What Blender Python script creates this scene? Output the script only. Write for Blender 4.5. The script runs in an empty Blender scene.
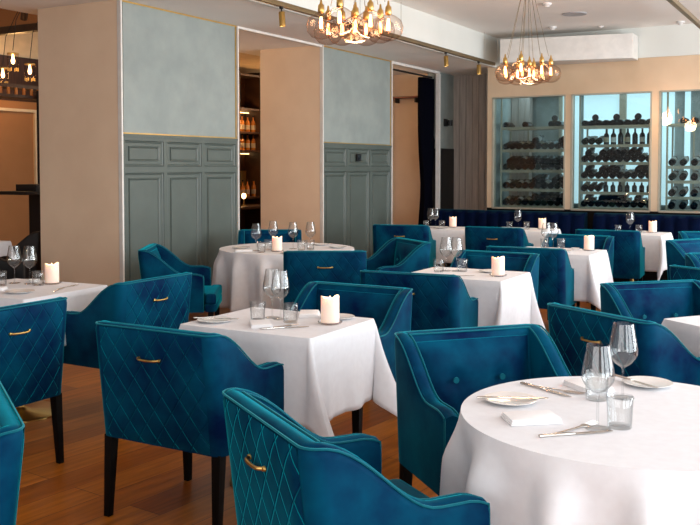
import bpy, math, random
from mathutils import Vector, Matrix
random.seed(7)
sc = bpy.context.scene
COL = sc.collection
PI = math.pi
def R(a): return math.radians(a)

# ---------------------------------------------------------------- camera
cam = bpy.data.cameras.new('camera'); camo = bpy.data.objects.new('camera', cam); COL.objects.link(camo)
sc.camera = camo
cam.sensor_width = 36.0; cam.lens = 36.0 * 900 / 700
cam.shift_y = -59.4 / 700
cam.clip_start = 0.05; cam.clip_end = 100
camo.location = (0, 0, 1.48)
camo.rotation_euler = (R(90 - 2.3), 0, R(29.5))

# ---------------------------------------------------------------- light and exposure
sc.view_settings.view_transform = 'Standard'
sc.view_settings.look = 'None'
sc.view_settings.gamma = 1
sc.view_settings.use_curve_mapping = False
sc.view_settings.exposure = 0.14
try:
    sc.cycles.use_denoising = True
    sc.cycles.max_bounces = 10; sc.cycles.transparent_max_bounces = 24
    sc.cycles.sample_clamp_indirect = 4.0
except Exception: pass
wd = bpy.data.worlds.new('daylight'); sc.world = wd; wd.use_nodes = True
bg = wd.node_tree.nodes['Background']; bg.inputs[0].default_value = (0.72, 0.86, 1.0, 1); bg.inputs[1].default_value = 0.9

def area(name, loc, rot, sx, sy, power, color):
    l = bpy.data.lights.new(name, 'AREA'); l.shape = 'RECTANGLE'; l.size = sx; l.size_y = sy
    l.energy = power; l.color = color
    o = bpy.data.objects.new(name, l); COL.objects.link(o); o.location = loc; o.rotation_euler = rot
    return o
WIN_Y = [-0.6, 2.2, 5.0, 7.8, 10.6]
for y, pw in zip(WIN_Y, (80, 88, 128, 185, 205)):       # daylight entering by the five windows of the right wall
    area('window_daylight', (2.86, y, 1.65), (0, R(90), 0), 2.3, 2.2, pw, (0.90, 0.96, 1.0))
area('window_daylight', (-1.5, -2.86, 1.7), (R(90), 0, 0), 5.0, 2.0, 90, (0.94, 0.97, 1.0))  # added fill behind the camera to brighten the pier, no window there
def point(name, loc, power, color, rad=0.05, parent=None):
    l = bpy.data.lights.new(name, 'POINT'); l.energy = power; l.color = color; l.shadow_soft_size = rad
    o = bpy.data.objects.new(name, l); COL.objects.link(o); o.location = loc
    if parent: o.parent = parent
    return o

# ---------------------------------------------------------------- materials
def srgb(r, g, b):
    def f(c):
        c /= 255.0
        return c / 12.92 if c <= 0.04045 else ((c + 0.055) / 1.055) ** 2.4
    return (f(r), f(g), f(b), 1)
def setin(b, **k):
    for n, v in k.items():
        n = n.replace('_', ' ')
        if n in b.inputs: b.inputs[n].default_value = v
def newmat(name):
    m = bpy.data.materials.new(name); m.use_nodes = True
    nt = m.node_tree; return m, nt, nt.nodes['Principled BSDF'], nt.nodes['Material Output']
def noise_mat(name, c1, c2, scale=5, rough=0.5, metal=0.0, bump=0.0, bscale=40, stretch=None, **kw):
    m, nt, b, out = newmat(name); N = nt.nodes; L = nt.links
    tc = N.new('ShaderNodeTexCoord'); mp = N.new('ShaderNodeMapping'); L.new(tc.outputs['Object'], mp.inputs[0])
    if stretch: mp.inputs['Scale'].default_value = stretch
    nz = N.new('ShaderNodeTexNoise'); nz.inputs['Scale'].default_value = scale; nz.inputs['Detail'].default_value = 4
    L.new(mp.outputs[0], nz.inputs['Vector'])
    cr = N.new('ShaderNodeValToRGB'); cr.color_ramp.elements[0].color = c1; cr.color_ramp.elements[1].color = c2
    cr.color_ramp.elements[0].position = 0.35; cr.color_ramp.elements[1].position = 0.65
    L.new(nz.outputs[0], cr.inputs[0]); L.new(cr.outputs[0], b.inputs['Base Color'])
    b.inputs['Roughness'].default_value = rough; b.inputs['Metallic'].default_value = metal
    setin(b, **kw)
    if bump:
        n2 = N.new('ShaderNodeTexNoise'); n2.inputs['Scale'].default_value = bscale; L.new(mp.outputs[0], n2.inputs['Vector'])
        bp = N.new('ShaderNodeBump'); bp.inputs['Strength'].default_value = bump; bp.inputs['Distance'].default_value = 0.01
        L.new(n2.outputs[0], bp.inputs['Height']); L.new(bp.outputs[0], b.inputs['Normal'])
    return m
def plain(name, c, rough=0.5, metal=0.0, **kw):
    k = tuple(min(1, x * 1.06) for x in c[:3]) + (1,); d = tuple(x * 0.94 for x in c[:3]) + (1,)
    return noise_mat(name, d, k, 8, rough, metal, **kw)
def emis(name, c, s):
    m, nt, b, out = newmat(name)
    b.inputs['Base Color'].default_value = c
    b.inputs['Emission Color'].default_value = c; b.inputs['Emission Strength'].default_value = s
    return m
def glass(name, tint, edge, refl=1.0, ior=1.5, rough=0.0):
    # thin clear glass: transmits straight through, reflects by Fresnel, denser where seen through more of the wall
    m = bpy.data.materials.new(name); m.use_nodes = True; nt = m.node_tree; N = nt.nodes; L = nt.links
    N.remove(N['Principled BSDF']); out = N['Material Output']
    lw = N.new('ShaderNodeLayerWeight'); lw.inputs[0].default_value = 0.35
    mx = N.new('ShaderNodeMix'); mx.data_type = 'RGBA'
    pw = N.new('ShaderNodeMath'); pw.operation = 'POWER'; pw.inputs[1].default_value = 2.0
    L.new(lw.outputs['Facing'], pw.inputs[0]); L.new(pw.outputs[0], mx.inputs['Factor'])
    mx.inputs[6].default_value = tint; mx.inputs[7].default_value = edge
    tr = N.new('ShaderNodeBsdfTransparent'); L.new(mx.outputs[2], tr.inputs[0])
    gl = N.new('ShaderNodeBsdfGlossy'); gl.inputs['Roughness'].default_value = rough
    lf = N.new('ShaderNodeLayerWeight'); lf.inputs[0].default_value = 0.5
    p5 = N.new('ShaderNodeMath'); p5.operation = 'POWER'; p5.inputs[1].default_value = 4.0; L.new(lf.outputs['Facing'], p5.inputs[0])
    mu = N.new('ShaderNodeMath'); mu.operation = 'MULTIPLY_ADD'; mu.inputs[1].default_value = 0.6*refl; mu.inputs[2].default_value = 0.045*refl; mu.use_clamp = True
    L.new(p5.outputs[0], mu.inputs[0])
    ms = N.new('ShaderNodeMixShader'); L.new(mu.outputs[0], ms.inputs[0]); L.new(tr.outputs[0], ms.inputs[1]); L.new(gl.outputs[0], ms.inputs[2])
    L.new(ms.outputs[0], out.inputs[0])
    return m
def velvet(name, quilt=False, dark=(0.0, 0.008, 0.046, 1), light=(0.0, 0.060, 0.118, 1), sheen=0.85):
    m, nt, b, out = newmat(name); N = nt.nodes; L = nt.links
    tc = N.new('ShaderNodeTexCoord')
    oi = N.new('ShaderNodeObjectInfo'); ad = N.new('ShaderNodeVectorMath'); ad.operation = 'ADD'
    L.new(tc.outputs['Object'], ad.inputs[0]); L.new(oi.outputs['Random'], ad.inputs[1])
    nz = N.new('ShaderNodeTexNoise'); nz.inputs['Scale'].default_value = 5; nz.inputs['Detail'].default_value = 4; nz.inputs['Roughness'].default_value = 0.55
    L.new(ad.outputs[0], nz.inputs['Vector'])
    cr = N.new('ShaderNodeValToRGB'); cr.color_ramp.elements[0].color = dark; cr.color_ramp.elements[1].color = light
    cr.color_ramp.elements[0].position = 0.33; cr.color_ramp.elements[1].position = 0.68
    L.new(nz.outputs[0], cr.inputs[0]); L.new(cr.outputs[0], b.inputs['Base Color'])
    b.inputs['Roughness'].default_value = 0.62
    setin(b, Sheen_Weight=sheen, Sheen_Roughness=0.30, Sheen_Tint=(0.0, 0.54, 0.64, 1), Specular_IOR_Level=0.04)
    if quilt:
        sx = N.new('ShaderNodeSeparateXYZ'); L.new(tc.outputs['Object'], sx.inputs[0])
        zz = N.new('ShaderNodeMath'); zz.operation = 'MULTIPLY'; zz.inputs[1].default_value = 0.74; L.new(sx.outputs['Z'], zz.inputs[0])
        hs = []
        for op in ('ADD', 'SUBTRACT'):
            a = N.new('ShaderNodeMath'); a.operation = op; L.new(sx.outputs['X'], a.inputs[0]); L.new(zz.outputs[0], a.inputs[1])
            s = N.new('ShaderNodeMath'); s.operation = 'MULTIPLY'; s.inputs[1].default_value = 1 / 0.092; L.new(a.outputs[0], s.inputs[0])
            fr = N.new('ShaderNodeMath'); fr.operation = 'PINGPONG'; fr.inputs[1].default_value = 0.5; L.new(s.outputs[0], fr.inputs[0])
            hs.append(fr)
        mn = N.new('ShaderNodeMath'); mn.operation = 'MINIMUM'; L.new(hs[0].outputs[0], mn.inputs[0]); L.new(hs[1].outputs[0], mn.inputs[1])
        mr = N.new('ShaderNodeMapRange'); mr.interpolation_type = 'SMOOTHERSTEP'
        mr.inputs['From Min'].default_value = 0.0; mr.inputs['From Max'].default_value = 0.075
        L.new(mn.outputs[0], mr.inputs['Value'])
        bp = N.new('ShaderNodeBump'); bp.inputs['Strength'].default_value = 0.75; bp.inputs['Distance'].default_value = 0.0045
        L.new(mr.outputs[0], bp.inputs['Height']); L.new(bp.outputs[0], b.inputs['Normal'])
    return m

M = {}
M['velvet'] = velvet('teal_velvet')
M['quilt'] = velvet('quilted_teal_velvet', True)
M['piping'] = plain('velvet_piping', (0.0, 0.085, 0.125, 1), 0.6, Sheen_Weight=0.6, Sheen_Tint=(0.08, 0.6, 0.66, 1), Specular_IOR_Level=0.1)
M['navy'] = velvet('navy_velvet', False, (0.0, 0.002, 0.014, 1), (0.0, 0.004, 0.024, 1), 0.12)
M['curtain'] = plain('navy_curtain_cloth', (0.0012, 0.0015, 0.005, 1), 0.9, Specular_IOR_Level=0.05)
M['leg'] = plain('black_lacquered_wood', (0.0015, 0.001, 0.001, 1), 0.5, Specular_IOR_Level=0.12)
M['brass'] = plain('brushed_brass', (0.62, 0.40, 0.13, 1), 0.28, 1.0)
M['brass_soft'] = plain('satin_brass', (0.55, 0.36, 0.12, 1), 0.45, 0.85)
M['steel'] = plain('cutlery_steel', (0.62, 0.58, 0.54, 1), 0.22, 1.0)
M['linen'] = noise_mat('white_linen', (0.73, 0.73, 0.76, 1), (0.76, 0.765, 0.795, 1), 30, 0.9, bump=0.12, bscale=14, Specular_IOR_Level=0.2)
M['napkin'] = plain('napkin_linen', (0.84, 0.83, 0.84, 1), 0.9)
M['china'] = plain('white_china', (0.80, 0.78, 0.76, 1), 0.15)
M['glass'] = glass('clear_glass', (0.965, 0.97, 0.97, 1), (0.60, 0.63, 0.64, 1), 1.25)
M['globe'] = glass('tinted_lamp_glass', (0.96, 0.90, 0.86, 1), (0.62, 0.46, 0.38, 1), 0.55)
M['pane'] = glass('cabinet_glass', (0.80, 0.88, 0.89, 1), (0.5, 0.6, 0.6, 1), 1.0)
M['filament'] = emis('glowing_filament', (1.0, 0.55, 0.22, 1), 11)
M['led'] = emis('spot_lens', (1.0, 0.82, 0.55, 1), 8)
M['flame'] = emis('candle_flame', (1.0, 0.60, 0.28, 1), 5)
def wax():
    m, nt, b, out = newmat('candle_wax')
    b.inputs['Base Color'].default_value = (0.90, 0.72, 0.62, 1)
    setin(b, Roughness=0.5, Subsurface_Weight=0.6, Subsurface_Scale=0.03)
    b.inputs['Subsurface Radius'].default_value = (1.0, 0.5, 0.3)
    b.inputs['Emission Color'].default_value = (1.0, 0.60, 0.40, 1); b.inputs['Emission Strength'].default_value = 0.16
    return m
M['wax'] = wax()
M['pier'] = noise_mat('beige_wall_paint', srgb(228, 201, 172), srgb(233, 207, 178), 3, 0.85, bump=0.03)
M['white_trim'] = plain('white_paint', (0.72, 0.69, 0.65, 1), 0.5)
M['ceiling'] = noise_mat('ceiling_paint', (0.88, 0.84, 0.79, 1), (0.90, 0.86, 0.81, 1), 2, 0.9)
M['white_wall'] = noise_mat('white_wall_paint', (0.69, 0.70, 0.66, 1), (0.72, 0.73, 0.69, 1), 2, 0.85)
M['green'] = noise_mat('green_panel_paint', srgb(82, 91, 86), srgb(88, 97, 92), 4, 0.42)
M['texture'] = noise_mat('swirled_wallcovering', srgb(138, 147, 144), srgb(150, 158, 154), 3.5, 0.7, bump=0.5, bscale=9)
M['tan_metal'] = noise_mat('brushed_bronze_panel', srgb(214, 188, 158), srgb(230, 206, 178), 1.2, 0.30, 0.4)
M['bronze'] = plain('bronze_track', (0.20, 0.14, 0.07, 1), 0.4, 0.6)
M['grey_wood'] = noise_mat('grey_stained_wood', srgb(160, 152, 146), srgb(184, 176, 170), 6, 0.5, stretch=(6, 6, 0.35))
M['dark_wood'] = noise_mat('dark_wood', (0.035, 0.014, 0.006, 1), (0.06, 0.024, 0.010, 1), 5, 0.45, stretch=(1, 8, 1))
M['red_wood'] = plain('red_brown_wood', (0.20, 0.06, 0.03, 1), 0.4)
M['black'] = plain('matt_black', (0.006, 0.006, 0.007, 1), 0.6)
M['rack_metal'] = plain('pale_bronze_rack', (0.46, 0.42, 0.34, 1), 0.4, 0.5)
M['bottle'] = plain('dark_bottle_glass', (0.003, 0.005, 0.010, 1), 0.2, Specular_IOR_Level=0.3)
M['bottle_green'] = plain('green_bottle_glass', (0.006, 0.014, 0.013, 1), 0.2, Specular_IOR_Level=0.3)
M['label'] = plain('paper_label', (0.62, 0.62, 0.60, 1), 0.7)
M['label_tan'] = plain('tan_paper_label', (0.42, 0.36, 0.26, 1), 0.7)
M['amber'] = plain('amber_spirit', (0.45, 0.16, 0.03, 1), 0.15)
M['orange_wall'] = noise_mat('ochre_wall_paint', (0.36, 0.155, 0.05, 1), (0.40, 0.175, 0.06, 1), 2, 0.8)
M['cream'] = plain('cream_ceiling_paint', (0.75, 0.58, 0.36, 1), 0.8)
M['sky_pane'] = emis('daylit_window_pane', (0.58, 0.78, 0.84, 1), 0.95)
M['cab_wall'] = noise_mat('cool_grey_cabinet_lining', (0.21, 0.25, 0.245, 1), (0.36, 0.41, 0.40, 1), 3, 0.5)
M['plastic'] = plain('white_plastic', (0.66, 0.64, 0.62, 1), 0.4)
def planks():
    m, nt, b, out = newmat('oak_plank_floor'); N = nt.nodes; L = nt.links
    tc = N.new('ShaderNodeTexCoord'); mp = N.new('ShaderNodeMapping'); mp.inputs['Rotation'].default_value = (0, 0, R(96))
    L.new(tc.outputs['Object'], mp.inputs[0])
    br = N.new('ShaderNodeTexBrick'); br.inputs['Scale'].default_value = 1.0
    br.inputs['Brick Width'].default_value = 1.9; br.inputs['Row Height'].default_value = 0.19; br.inputs['Mortar Size'].default_value = 0.0022
    br.inputs['Color1'].default_value = (0.26, 0.066, 0.004, 1); br.inputs['Color2'].default_value = (0.44, 0.145, 0.014, 1); br.inputs['Mortar'].default_value = (0.09, 0.03, 0.012, 1)
    br.offset = 0.37; L.new(mp.outputs[0], br.inputs['Vector'])
    m2 = N.new('ShaderNodeMapping'); m2.inputs['Scale'].default_value = (1.2, 14, 1); L.new(mp.outputs[0], m2.inputs[0])
    nz = N.new('ShaderNodeTexNoise'); nz.inputs['Scale'].default_value = 2.2; nz.inputs['Detail'].default_value = 6; L.new(m2.outputs[0], nz.inputs['Vector'])
    cr = N.new('ShaderNodeValToRGB'); cr.color_ramp.elements[0].color = (0.62, 0.58, 0.54, 1); cr.color_ramp.elements[1].color = (1.15, 1.1, 1.05, 1)
    cr.color_ramp.elements[0].position = 0.3; cr.color_ramp.elements[1].position = 0.7; L.new(nz.outputs[0], cr.inputs[0])
    mx = N.new('ShaderNodeMix'); mx.data_type = 'RGBA'; mx.blend_type = 'MULTIPLY'; mx.inputs['Factor'].default_value = 1
    L.new(br.outputs[0], mx.inputs[6]); L.new(cr.outputs[0], mx.inputs[7]); L.new(mx.outputs[2], b.inputs['Base Color'])
    b.inputs['Roughness'].default_value = 0.34; b.inputs['Specular IOR Level'].default_value = 0.3
    bp = N.new('ShaderNodeBump'); bp.inputs['Strength'].default_value = 0.15; bp.inputs['Distance'].default_value = 0.004
    L.new(nz.outputs[0], bp.inputs['Height']); L.new(bp.outputs[0], b.inputs['Normal'])
    return m
M['floor'] = planks()

# ---------------------------------------------------------------- mesh helpers
class MB:
    def __init__(s): s.v = []; s.f = []; s.mi = []
    def add(s, vs, fs, mi=0):
        o = len(s.v); s.v += [tuple(p) for p in vs]; s.f += [tuple(i + o for i in f) for f in fs]; s.mi += [mi] * len(fs); return s
    def box(s, x0, x1, y0, y1, z0, z1, mi=0):
        vs = [(x, y, z) for x in (x0, x1) for y in (y0, y1) for z in (z0, z1)]
        return s.add(vs, [(0,1,3,2),(4,6,7,5),(0,4,5,1),(2,3,7,6),(0,2,6,4),(1,5,7,3)], mi)
    def taper(s, cx, cy, z0, z1, a0, a1, dx=0, dy=0, mi=0):      # square post, half width a0 at z0 and a1 at z1, foot moved by dx, dy
        vs = []
        for z, a, ox, oy in ((z0, a0, dx, dy), (z1, a1, 0, 0)):
            vs += [(cx+ox-a, cy+oy-a, z), (cx+ox+a, cy+oy-a, z), (cx+ox+a, cy+oy+a, z), (cx+ox-a, cy+oy+a, z)]
        return s.add(vs, [(3,2,1,0),(4,5,6,7),(0,1,5,4),(1,2,6,5),(2,3,7,6),(3,0,4,7)], mi)
    def lathe(s, prof, n=24, c=(0,0,0), mi=0, caps=True, axis='z'):
        vs = []; fs = []
        for (r, z) in prof:
            for k in range(n):
                a = 2*PI*k/n; p = (r*math.cos(a), r*math.sin(a), z)
                if axis == 'y': p = (p[0], -p[2], p[1])
                if axis == 'x': p = (p[2], p[0], p[1])
                vs.append((p[0]+c[0], p[1]+c[1], p[2]+c[2]))
        m = len(prof)
        for i in range(m-1):
            for k in range(n):
                k2 = (k+1) % n; fs.append((i*n+k, i*n+k2, (i+1)*n+k2, (i+1)*n+k))
        if caps:
            if prof[0][0] > 1e-5: fs.append(tuple(range(n-1, -1, -1)))
            if prof[-1][0] > 1e-5: fs.append(tuple(range((m-1)*n, m*n)))
        return s.add(vs, fs, mi)
    def tube(s, pts, r, n=8, mi=0):
        pts = [Vector(p) for p in pts]; vs = []; fs = []; up = Vector((0,0,1))
        for i, p in enumerate(pts):
            t = (pts[min(i+1, len(pts)-1)] - pts[max(i-1, 0)]).normalized()
            a = t.cross(up)
            if a.length < 0.05: a = t.cross(Vector((1,0,0)))
            a.normalize(); b = t.cross(a).normalized()
            rr = r[i] if isinstance(r, (list, tuple)) else r
            for k in range(n):
                q = 2*PI*k/n; vs.append(p + a*rr*math.cos(q) + b*rr*math.sin(q))
        for i in range(len(pts)-1):
            for k in range(n):
                k2 = (k+1) % n; fs.append((i*n+k, i*n+k2, (i+1)*n+k2, (i+1)*n+k))
        fs.append(tuple(range(n-1, -1, -1))); fs.append(tuple(range((len(pts)-1)*n, len(pts)*n)))
        return s.add(vs, fs, mi)
    def xf(s, mat, start=0):
        s.v = s.v[:start] + [tuple(mat @ Vector(p)) for p in s.v[start:]]; return s
    def build(s, name, mats, parent=None, smooth=False, bevel=0, seg=2, kind=None, label=None, loc=None):
        me = bpy.data.meshes.new(name); me.from_pydata(s.v, [], s.f)
        if not isinstance(mats, (list, tuple)): mats = [mats]
        for m in mats: me.materials.append(m)
        for p, i in zip(me.polygons, s.mi): p.material_index = i
        if smooth:
            for p in me.polygons: p.use_smooth = True
        me.update()
        import bmesh
        bm = bmesh.new(); bm.from_mesh(me); bmesh.ops.recalc_face_normals(bm, faces=bm.faces)
        if bevel:
            es = [e for e in bm.edges if len(e.link_faces) == 2 and e.calc_face_angle(0) > R(35)]
            bmesh.ops.bevel(bm, geom=es, offset=bevel, segments=seg, affect='EDGES', profile=0.6)
        bm.to_mesh(me); bm.free()
        if smooth or bevel:
            for p in me.polygons: p.use_smooth = True
            try: me.set_sharp_from_angle(angle=R(42))
            except Exception: pass
        o = bpy.data.objects.new(name, me); COL.objects.link(o)
        if parent: o.parent = parent
        if kind: o['kind'] = kind
        if label: o['label'] = label
        if loc: o.location = loc
        return o
def empty(name, loc, rz=0):
    o = bpy.data.objects.new(name, None); COL.objects.link(o); o.empty_display_size = 0.1
    o.location = loc; o.rotation_euler = (0, 0, rz); return o
def tag(o, label, cat, group=None):
    o['label'] = label; o['category'] = cat
    if group: o['group'] = group
    return o
def copy_tree(o, parent=None):
    c = o.copy(); COL.objects.link(c); c.parent = parent
    for ch in list(o.children): copy_tree(ch, c)
    return c
def S(name, mb, m, parent=None, **k):
    return mb.build(name, m, parent, kind=None if parent else 'structure', **k)
used = {}
def place(key, maker, loc, rz, label, cat, group=None):
    if key not in used:
        used[key] = maker(); o = used[key]
    else:
        o = copy_tree(used[key])
        for kk in ('label', 'category', 'group'):
            if kk in o: del o[kk]
    o.location = loc; o.rotation_euler = (0, 0, rz)
    tag(o, label, cat, group); return o
def smooth01(t): t = max(0, min(1, t)); return t*t*(3-2*t)

# ================================================================ THE SETTING
XW = -5.9
S('floor', MB().box(-15, 3.0, -3, 16, -0.1, 0), M['floor'])
S('ceiling', MB().box(-4.85, 3.0, -3, 14.2, 3.42, 3.55), M['ceiling'])
S('trim_1', MB().box(-7.2, -4.85, -3, 14.2, 3.0, 3.2).box(-4.9, -4.85, -3, 14.2, 3.0, 3.42), M['ceiling'])       # lowered soffit along the partition
S('trim_2', MB().box(-4.85, -4.80, -3, 13.0, 2.98, 3.42), M['white_wall'])                             # white fascia of the soffit
# partition piers with panelling
def pier(n, y0, y1, x0=-6.93):
    p = MB().box(x0, XW-0.001, y0, y1, 0, 3.0)
    o = S('wall_%s' % n, p, M['pier'])
    return o
pier('pier_near', 6.13, 7.915); pier('pier_far', 9.665, 11.6, -6.81)
def rect_frame(mb, y0, y1, z0, z1, x, w=0.028, d=0.016, mi=0):
    # raised picture-frame moulding with a chamfered profile
    def ring(i, xx): return [(xx, y0+i, z0+i), (xx, y1-i, z0+i), (xx, y1-i, z1-i), (xx, y0+i, z1-i)]
    rings = ring(0, x) + ring(w*0.25, x+d) + ring(w*0.65, x+d*0.75) + ring(w, x)
    fs = []
    for k in range(3):
        for i in range(4):
            j = (i+1) % 4; fs.append((k*4+i, k*4+j, (k+1)*4+j, (k+1)*4+i))
    mb.add(rings, fs, mi)
def panelling(n, y0, y1):
    x = XW
    mb = MB().box(x, x+0.012, y0, y1, 0.0, 1.78)
    # stiles and rails proud of the field
    ncol = 3; st = 0.05; w = (y1-y0) / ncol
    for k in range(ncol+1):
        yc = y0 + k*w; a = max(y0, yc-st/2); b = min(y1, yc+st/2); mb.box(x+0.012, x+0.028, a, b, 0.12, 1.76)
    for (za, zb) in ((0.12, 0.2), (1.425, 1.485), (1.725, 1.76)):
        mb.box(x+0.012, x+0.0285, y0, y1, za, zb)
    for k in range(ncol):
        a = y0 + k*w + st/2; b = a + w - st
        for (za, zb) in ((0.2, 1.425), (1.485, 1.725)):
            rect_frame(mb, a, b, za, zb, x+0.012, 0.022, 0.012)
            rect_frame(mb, a+0.055, b-0.055, za+0.05, zb-0.05, x+0.012, 0.02, 0.014)
    mb.box(x, x+0.036, y0, y1, 0, 0.12)
    mb.box(x, x+0.040, y0, y1, 1.76, 1.785)
    mb.box(x, x+0.033, y0, y1, 1.463, 1.475)
    pn = S('wall_panelling_' + n, mb, M['green'])
    S('trim_covering_' + n, MB().box(x, x+0.022, y0+0.02, y1-0.02, 1.797, 2.985), M['texture'])
    b = MB().box(x, x+0.030, y0, y1, 1.785, 1.797).box(x, x+0.030, y0, y1, 2.985, 3.0).box(x, x+0.03, y1-0.02, y1-0.008, 1.797, 2.985)
    S('trim_brass_' + n, b, M['brass_soft'])
    S('trim_corner_' + n, MB().box(x-0.004, x+0.042, y0-0.03, y0-0.01, 0, 3.0).box(x-0.004, x+0.042, y1+0.004, y1+0.022, 0, 3.0), M['white_trim'])
panelling('near', 6.16, 7.893); panelling('far', 9.695, 11.578)
S('trim_opening', MB().box(XW-0.03, XW+0.03, 11.6, 13.3, 2.965, 3.0).box(XW-0.03, XW+0.03, 13.27, 13.33, 0, 2.965).box(XW-0.03, XW+0.03, 7.93, 9.66, 2.975, 3.0), M['white_trim'])
S('wall_stub', MB().box(-6.1, XW, 13.33, 13.95, 1.78, 3.0, 0).box(-6.1, XW+0.01, 13.33, 13.95, 0, 1.78, 1), [M['texture'], M['black']])
S('wall_alcove', MB().box(-9.0, -6.1, 13.4, 13.6, 0, 3.0), M['pier'])
S('ceiling_alcove', MB().box(-9.0, -7.2, 9.7, 13.4, 3.0, 3.1), M['cream'])
S('wall_bar_side', MB().box(-9.0, -8.9, 12.1, 13.4, 0, 3.0), M['pier'])
# grey wood clad wall between the stub and the wine wall
gw = MB().box(-5.95, -4.6, 13.95, 14.1, 0, 3.05)
k = 0; x = -5.9
while x < -4.7:
    gw.box(x, x+0.105, 13.93, 13.951, 0, 3.03); x += 0.112
S('wall_grey_cladding', gw, M['grey_wood'])
# wine wall: brushed panel with three glazed openings
bays = [(-4.865, -3.755), (-3.655, -2.54), (-2.425, -1.33), (-1.19, -0.11), (0.03, 1.1)]
zb, zt = 0.86, 2.53
ww = MB().box(-4.95, 2.9, 13.0, 13.12, zt, 3.0).box(-4.95, 2.9, 13.0, 13.12, 0, zb, 1)  # lower part coloured black, standing in for shadow in the bench gap
edges = [-4.95] + [e for b in bays for e in b] + [2.9]
for i in range(0, len(edges), 2): ww.box(edges[i], edges[i+1], 13.0, 13.12, zb, zt)
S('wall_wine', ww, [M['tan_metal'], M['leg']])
S('wall_back', MB().box(-4.95, 2.9, 12.98, 13.1, 3.0, 3.42), M['white_wall'])
S('wall_back_outer', MB().box(-4.95, 3.0, 14.3, 14.4, 0, 3.0), M['cab_wall'])
# daylit exterior windows behind the wine cabinets
for (a, b) in ((-4.15, -3.9), (-3.82, -3.25), (-3.15, -2.45), (-2.3, -2.22), (-1.68, -1.1), (-0.9, 0.3)):
    S('window_%d' % (int((a+6)*10)), MB().box(a, b, 14.27, 14.3, 0.9, 2.62), M['sky_pane'])
S('window_frame_1', MB().box(-3.25, -3.15, 14.2, 14.3, 0.6, 2.7).box(-1.82, -1.72, 14.2, 14.3, 0.6, 2.7).box(-4.2, -4.15, 14.2, 14.3, 0.6, 2.7), M['rack_metal'])
S('ceiling_cellar', MB().box(-4.95, 3.0, 13.12, 14.4, 2.66, 2.72), M['cab_wall'])
S('wall_cellar_side', MB().box(-4.95, -4.9, 13.12, 14.3, 0, 2.66), M['cab_wall'])
# right wall with window openings and wall behind the camera
wr = MB()
ys = [-3.0]
for y in WIN_Y: ys += [y-1.12, y+1.12]
ys.append(14.2)
for i in range(0, len(ys), 2): wr.box(2.9, 3.1, ys[i], ys[i+1], 0, 3.42)
for y in WIN_Y: wr.box(2.9, 3.1, y-1.12, y+1.12, 0, 0.42).box(2.9, 3.1, y-1.12, y+1.12, 2.88, 3.42)
S('wall_right', wr, M['white_wall'])
S('wall_behind', MB().box(-15, 3.0, -3.2, -3.0, 0, 3.42), M['white_wall'])
# ---- the lounge beyond the opening at the left
S('wall_lounge', MB().box(-10.7, -10.5, 3.0, 12.4, 0, 2.42), M['orange_wall'])
S('wall_lounge_upper', MB().box(-10.9, -10.6, 3.0, 12.4, 3.06, 4.4), M['cream'])
S('trim_lounge_band', MB().box(-10.9, -10.55, 3.0, 12.4, 2.42, 3.06), M['dark_wood'])
S('trim_lounge', MB().box(-10.5, -10.46, 8.2, 9.22, 2.27, 2.31).box(-10.5, -10.46, 9.18, 9.22, 0.7, 2.27), M['cream'])
S('wall_lounge_rear', MB().box(-10.7, -7.2, 12.4, 12.6, 0, 4.4), M['orange_wall'])
S('wall_lounge_pier', MB().box(-7.05, -6.93, 6.6, 7.9, 0, 3.2), M['orange_wall'])
S('trim_lounge_beam', MB().box(-10.5, -7.1, 7.76, 7.86, 3.15, 3.24), M['dark_wood'])
S('trim_lounge_fascia', MB().box(-10.5, -7.1, 7.78, 7.84, 3.24, 4.2), M['orange_wall'])
S('trim_lounge_post', MB().box(-8.86, -8.70, 7.80, 7.96, 0, 2.42), M['black'])
S('ceiling_lounge', MB().box(-10.9, -7.2, -3, 12.6, 4.2, 4.3), M['cream'])
S('wall_lounge_side', MB().box(-15, -14.8, -3, 12.6, 0, 4.3), M['orange_wall'])
area('cellar_fill_light', (-2.5, 13.7, 2.64), (0, 0, 0), 4.6, 0.5, 16, (0.78, 0.95, 1.0))  # added fill to lift the cabinet backdrop, no fitting modelled
point('lounge_light', (-9.9, 8.4, 2.75), 15, (1.0, 0.55, 0.20), 0.1)
point('lounge_light', (-8.3, 6.6, 2.6), 9, (1.0, 0.52, 0.2), 0.1)
point('alcove_light', (-7.4, 12.2, 2.7), 22, (1.0, 0.72, 0.45), 0.1)
point('bar_light', (-7.9, 11.0, 2.2), 9, (1.0, 0.58, 0.25), 0.05)
point('bar_light', (-7.6, 8.9, 2.7), 10, (1.0, 0.62, 0.30), 0.1)

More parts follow.
